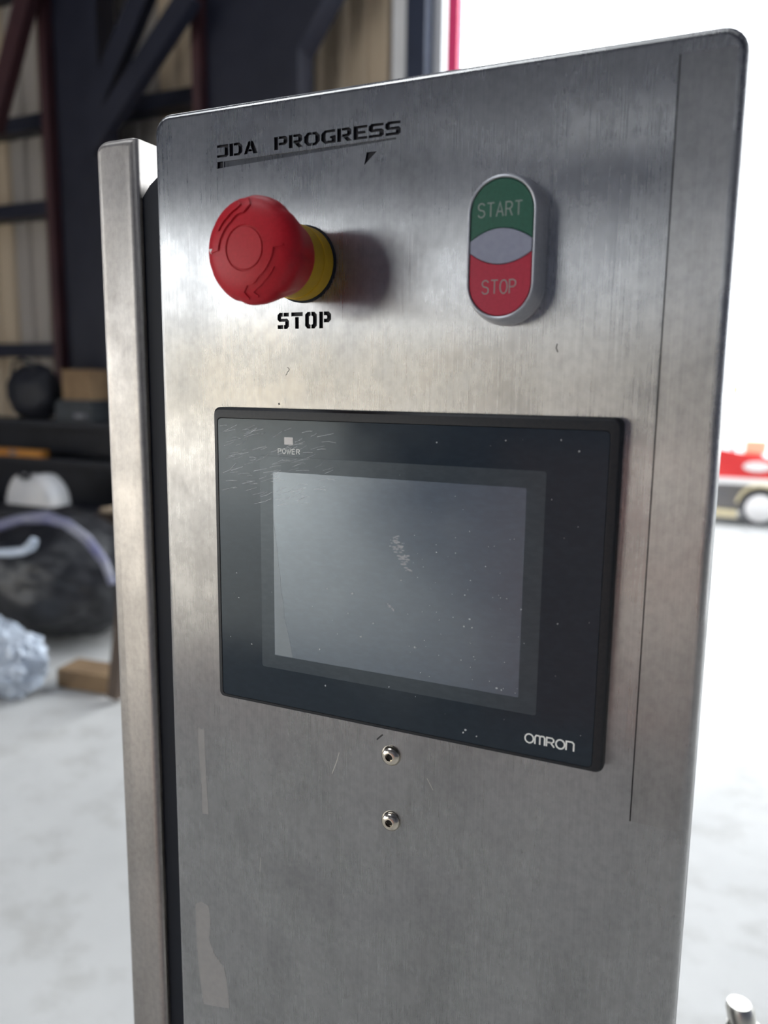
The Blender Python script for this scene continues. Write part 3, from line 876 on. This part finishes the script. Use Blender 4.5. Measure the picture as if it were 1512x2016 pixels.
cb = Geo().bar((-2.70, 2.44, 0.055), (-2.40, 2.48, 0.05), 0.09, 0.16).build('cardboard_piece', M['cardboard'])
tag(cb, 'flat brown cardboard piece on the floor under the bags', 'cardboard')
pl = Geo().bar((-2.33, 2.36, 0.02), (-2.27, 2.40, 0.56), 0.06, 0.05).build('leaning_plank', M['plank'])
tag(pl, 'dark plank standing beside the black bag, next to the steel post', 'plank')

# dark bench with things on and above it
WB = empty('storage_bench', (-5.1, 4.1, 0))
Geo().box(-6.6, -3.72, 3.86, 4.30, 0.10, 0.46).build('drawer_body', M['black_box'], WB)
Geo().box(-6.64, -3.70, 3.82, 4.32, 0.46, 0.505).build('bench_top', M['black_box'], WB)
for xx in (-6.55, -3.85):
    for yy in (3.9, 4.2):
        Geo().box(xx, xx + .08, yy, yy + .08, 0, 0.10).build('leg', M['black_box'], WB)
tag(WB, 'low black storage bench standing in front of the shelf rack', 'bench')
RK = empty('shelf_rack', (-5.1, 4.6, 0))
Geo().box(-6.6, -3.72, 4.76, 4.80, 0.0, 1.14).build('back_board', M['black_box'], RK)
for z in (0.80, 1.10):
    Geo().box(-6.62, -3.71, 4.36, 4.76, z, z + .04).build('shelf', M['black_box'], RK)
for xx in (-6.6, -3.77):
    Geo().box(xx, xx + .05, 4.37, 4.42, 0, 1.099).build('upright', M['black_box'], RK)
tag(RK, 'black shelf rack against the back wall', 'shelf')

HD = empty('white_hood', (-4.66, 4.02, 0.505))
hp = []
for k in range(19):
    a = math.radians(-4 + 188 * k / 18)
    notch = 1 - 0.17 * math.exp(-((k - 9.3) / 1.7) ** 2)
    hp.append((0.245 * math.cos(a), 0.285 * max(0, math.sin(a)) ** 0.8 * notch))
lo = []
for s, y in ((0.86, -.10), (0.97, -.07), (1.0, 0), (0.95, .09), (0.8, .14)):
    lo.append([(-4.66 + x * s, 4.07 + y, 0.507 + z * s) for x, z in hp])
Geo().loft(lo).build('shell', M['hood'], HD, 50)
Geo().box(-4.92, -4.40, 3.95, 4.2, 0.505, 0.530).build('lower_edge', M['black_box'], HD)
Geo().tube([(-4.66 + .05 * math.cos(a), 3.965, 0.775 + .035 * math.sin(a)) for a in (PI, 1.25 * PI, 1.5 * PI, 1.75 * PI, 2 * PI)], .018, 8).build('top_strap', M['black_box'], HD, 60)
tag(HD, 'white rounded hood with a dark notch at its top, on the bench', 'hood')

TB = empty('tool_case', (-4.6, 4.56, 1.14))
Geo().box(-4.80, -4.42, 4.42, 4.70, 1.142, 1.27).build('case_body', M['tool_grey'], TB)
Geo().box(-4.79, -4.43, 4.43, 4.69, 1.272, 1.31).build('case_lid', M['tool_grey'], TB)
Geo().box(-4.58, -4.47, 4.40, 4.42, 1.17, 1.205).build('latch', M['handle_grey'], TB)
tag(TB, 'dark slate tool case on top of the shelf rack', 'tool case')
BX = empty('brown_carton', (-4.6, 4.57, 1.312))
Geo().box(-4.74, -4.44, 4.45, 4.69, 1.312, 1.54).build('carton_body', M['cardboard'], BX)
Geo().box(-4.75, -4.43, 4.44, 4.57, 1.541, 1.548).build('flap', M['cardboard'], BX)
Geo().box(-4.75, -4.43, 4.572, 4.70, 1.541, 1.548).build('flap', M['cardboard'], BX)
tag(BX, 'small brown carton sitting on the slate tool case', 'carton')
DB = empty('duffel_bag', (-5.16, 4.56, 1.14))
blob('bag_body', (-5.16, 4.56, 1.36), (0.27, 0.16, 0.24), M['black_box'], DB, 2.0, 0.10, 2.0, 1.142, 4, -0.5)
Geo().tube([(-5.3, 4.46, 1.5), (-5.25, 4.44, 1.60), (-5.15, 4.44, 1.63), (-5.06, 4.44, 1.60), (-5.02, 4.46, 1.5)], .014, 8).build('carry_handle', M['black_box'], DB, 60)
tag(DB, 'black duffel bag slumped on top of the shelf rack', 'bag')
OR = empty('orange_level', (-5.2, 4.42, 0.84))
Geo().box(-5.6, -4.93, 4.39, 4.46, 0.841, 0.90).build('level_body', M['orange'], OR)
Geo().box(-5.30, -5.22, 4.385, 4.389, 0.855, 0.885).build('bubble_window', M['handle_grey'], OR)
tag(OR, 'orange spirit level lying on the lower rack shelf, behind the white hood', 'level')
PW = empty('pallet_boards', (-3.1, 3.4, 0))
for k in range(3):
    Geo().box(-3.42, -2.55, 3.44 + .18 * k, 3.57 + .18 * k, 0.65, 0.675).build('board', M['pale_wood'], PW)
for xx in (-3.45, -2.84):
    Geo().box(xx, xx + .09, 3.43, 3.93, 0.0, 0.649).build('trestle', M['plank'], PW)
tag(PW, 'pale wooden boards on trestles beside the bench', 'boards')

# ------------------------------------------------------------------ red utility cart out in the yard
UC = empty('utility_cart', (0.9, 9.6, -0.02))
Z = -0.02
pr = [(-0.35, .50), (1.95, .50), (1.95, .62), (0.46, .72), (0.02, .80), (-0.25, .84), (-0.35, .78)]
Geo().prism(pr, 9.2, 10.2).build('body', M['cart_red'], UC)
Geo().box(-0.38, 2.0, 9.16, 10.24, .43, .498).build('bumper_rail', M['cart_white'], UC)
Geo().box(-0.30, 1.9, 9.26, 10.14, .12, .428).build('chassis', M['cart_grey'], UC)
Geo().box(-0.38, 0.20, 9.14, 9.255, .06, .14).build('step', M['cart_cream'], UC)
oval = [(0.36 + .14 * math.cos(2 * PI * k / 20), .63 + .055 * math.sin(2 * PI * k / 20)) for k in range(20)]
Geo().prism(oval, 9.18, 9.199).build('side_lamp', M['cart_white'], UC)
def yl(prof, cx, cz, n=28):
    return Geo().loft([[(cx + r * math.cos(2 * PI * k / n), y, cz + r * math.sin(2 * PI * k / n)) for k in range(n)] for r, y in prof])
for cx in (0.42, 1.55):
    for (ya, yb) in ((9.14, 9.24), (10.26, 10.16)):
        s = 1 if yb > ya else -1
        w = yl([(.13, ya + .005 * s), (.185, ya), (.20, ya + .02 * s), (.20, yb - .02 * s), (.185, yb), (.1, yb)], cx, .18).build('tyre', M['tyre'], UC, 40)
        yl([(.02, ya - .012 * s), (.13, ya - .006 * s), (.15, ya + .004 * s), (.15, ya + .03 * s)], cx, .18).build('hub', M['cart_white'], w, 40)
    fa = [(cx + .25 * math.cos(math.radians(a)), .19 + .25 * math.sin(math.radians(a))) for a in range(10, 171, 16)]
    fb = [(cx + .225 * math.cos(math.radians(a)), .19 + .225 * math.sin(math.radians(a))) for a in range(170, 9, -16)]
    Geo().prism(fa + fb, 9.12, 9.262).build('fender', M['cart_cream'], UC)
Geo().tube([(0.10, 9.4, .78), (0.09, 9.4, 1.0), (0.07, 9.4, 1.55)], .02, 8).build('mast', M['cart_grey'], UC, 60)
Geo().box(0.04, 0.12, 9.34, 9.46, 1.40, 1.50).build('beacon', M['cart_cream'], UC)
Geo().box(0.22, 0.44, 9.4, 9.7, .76, .90).build('seat', M['cart_cream'], UC)
Geo().box(0.24, 0.40, 9.42, 9.68, .70, .76).build('seat_base', M['cart_grey'], UC)
tag(UC, 'small red and white utility cart parked in the bright yard', 'cart')
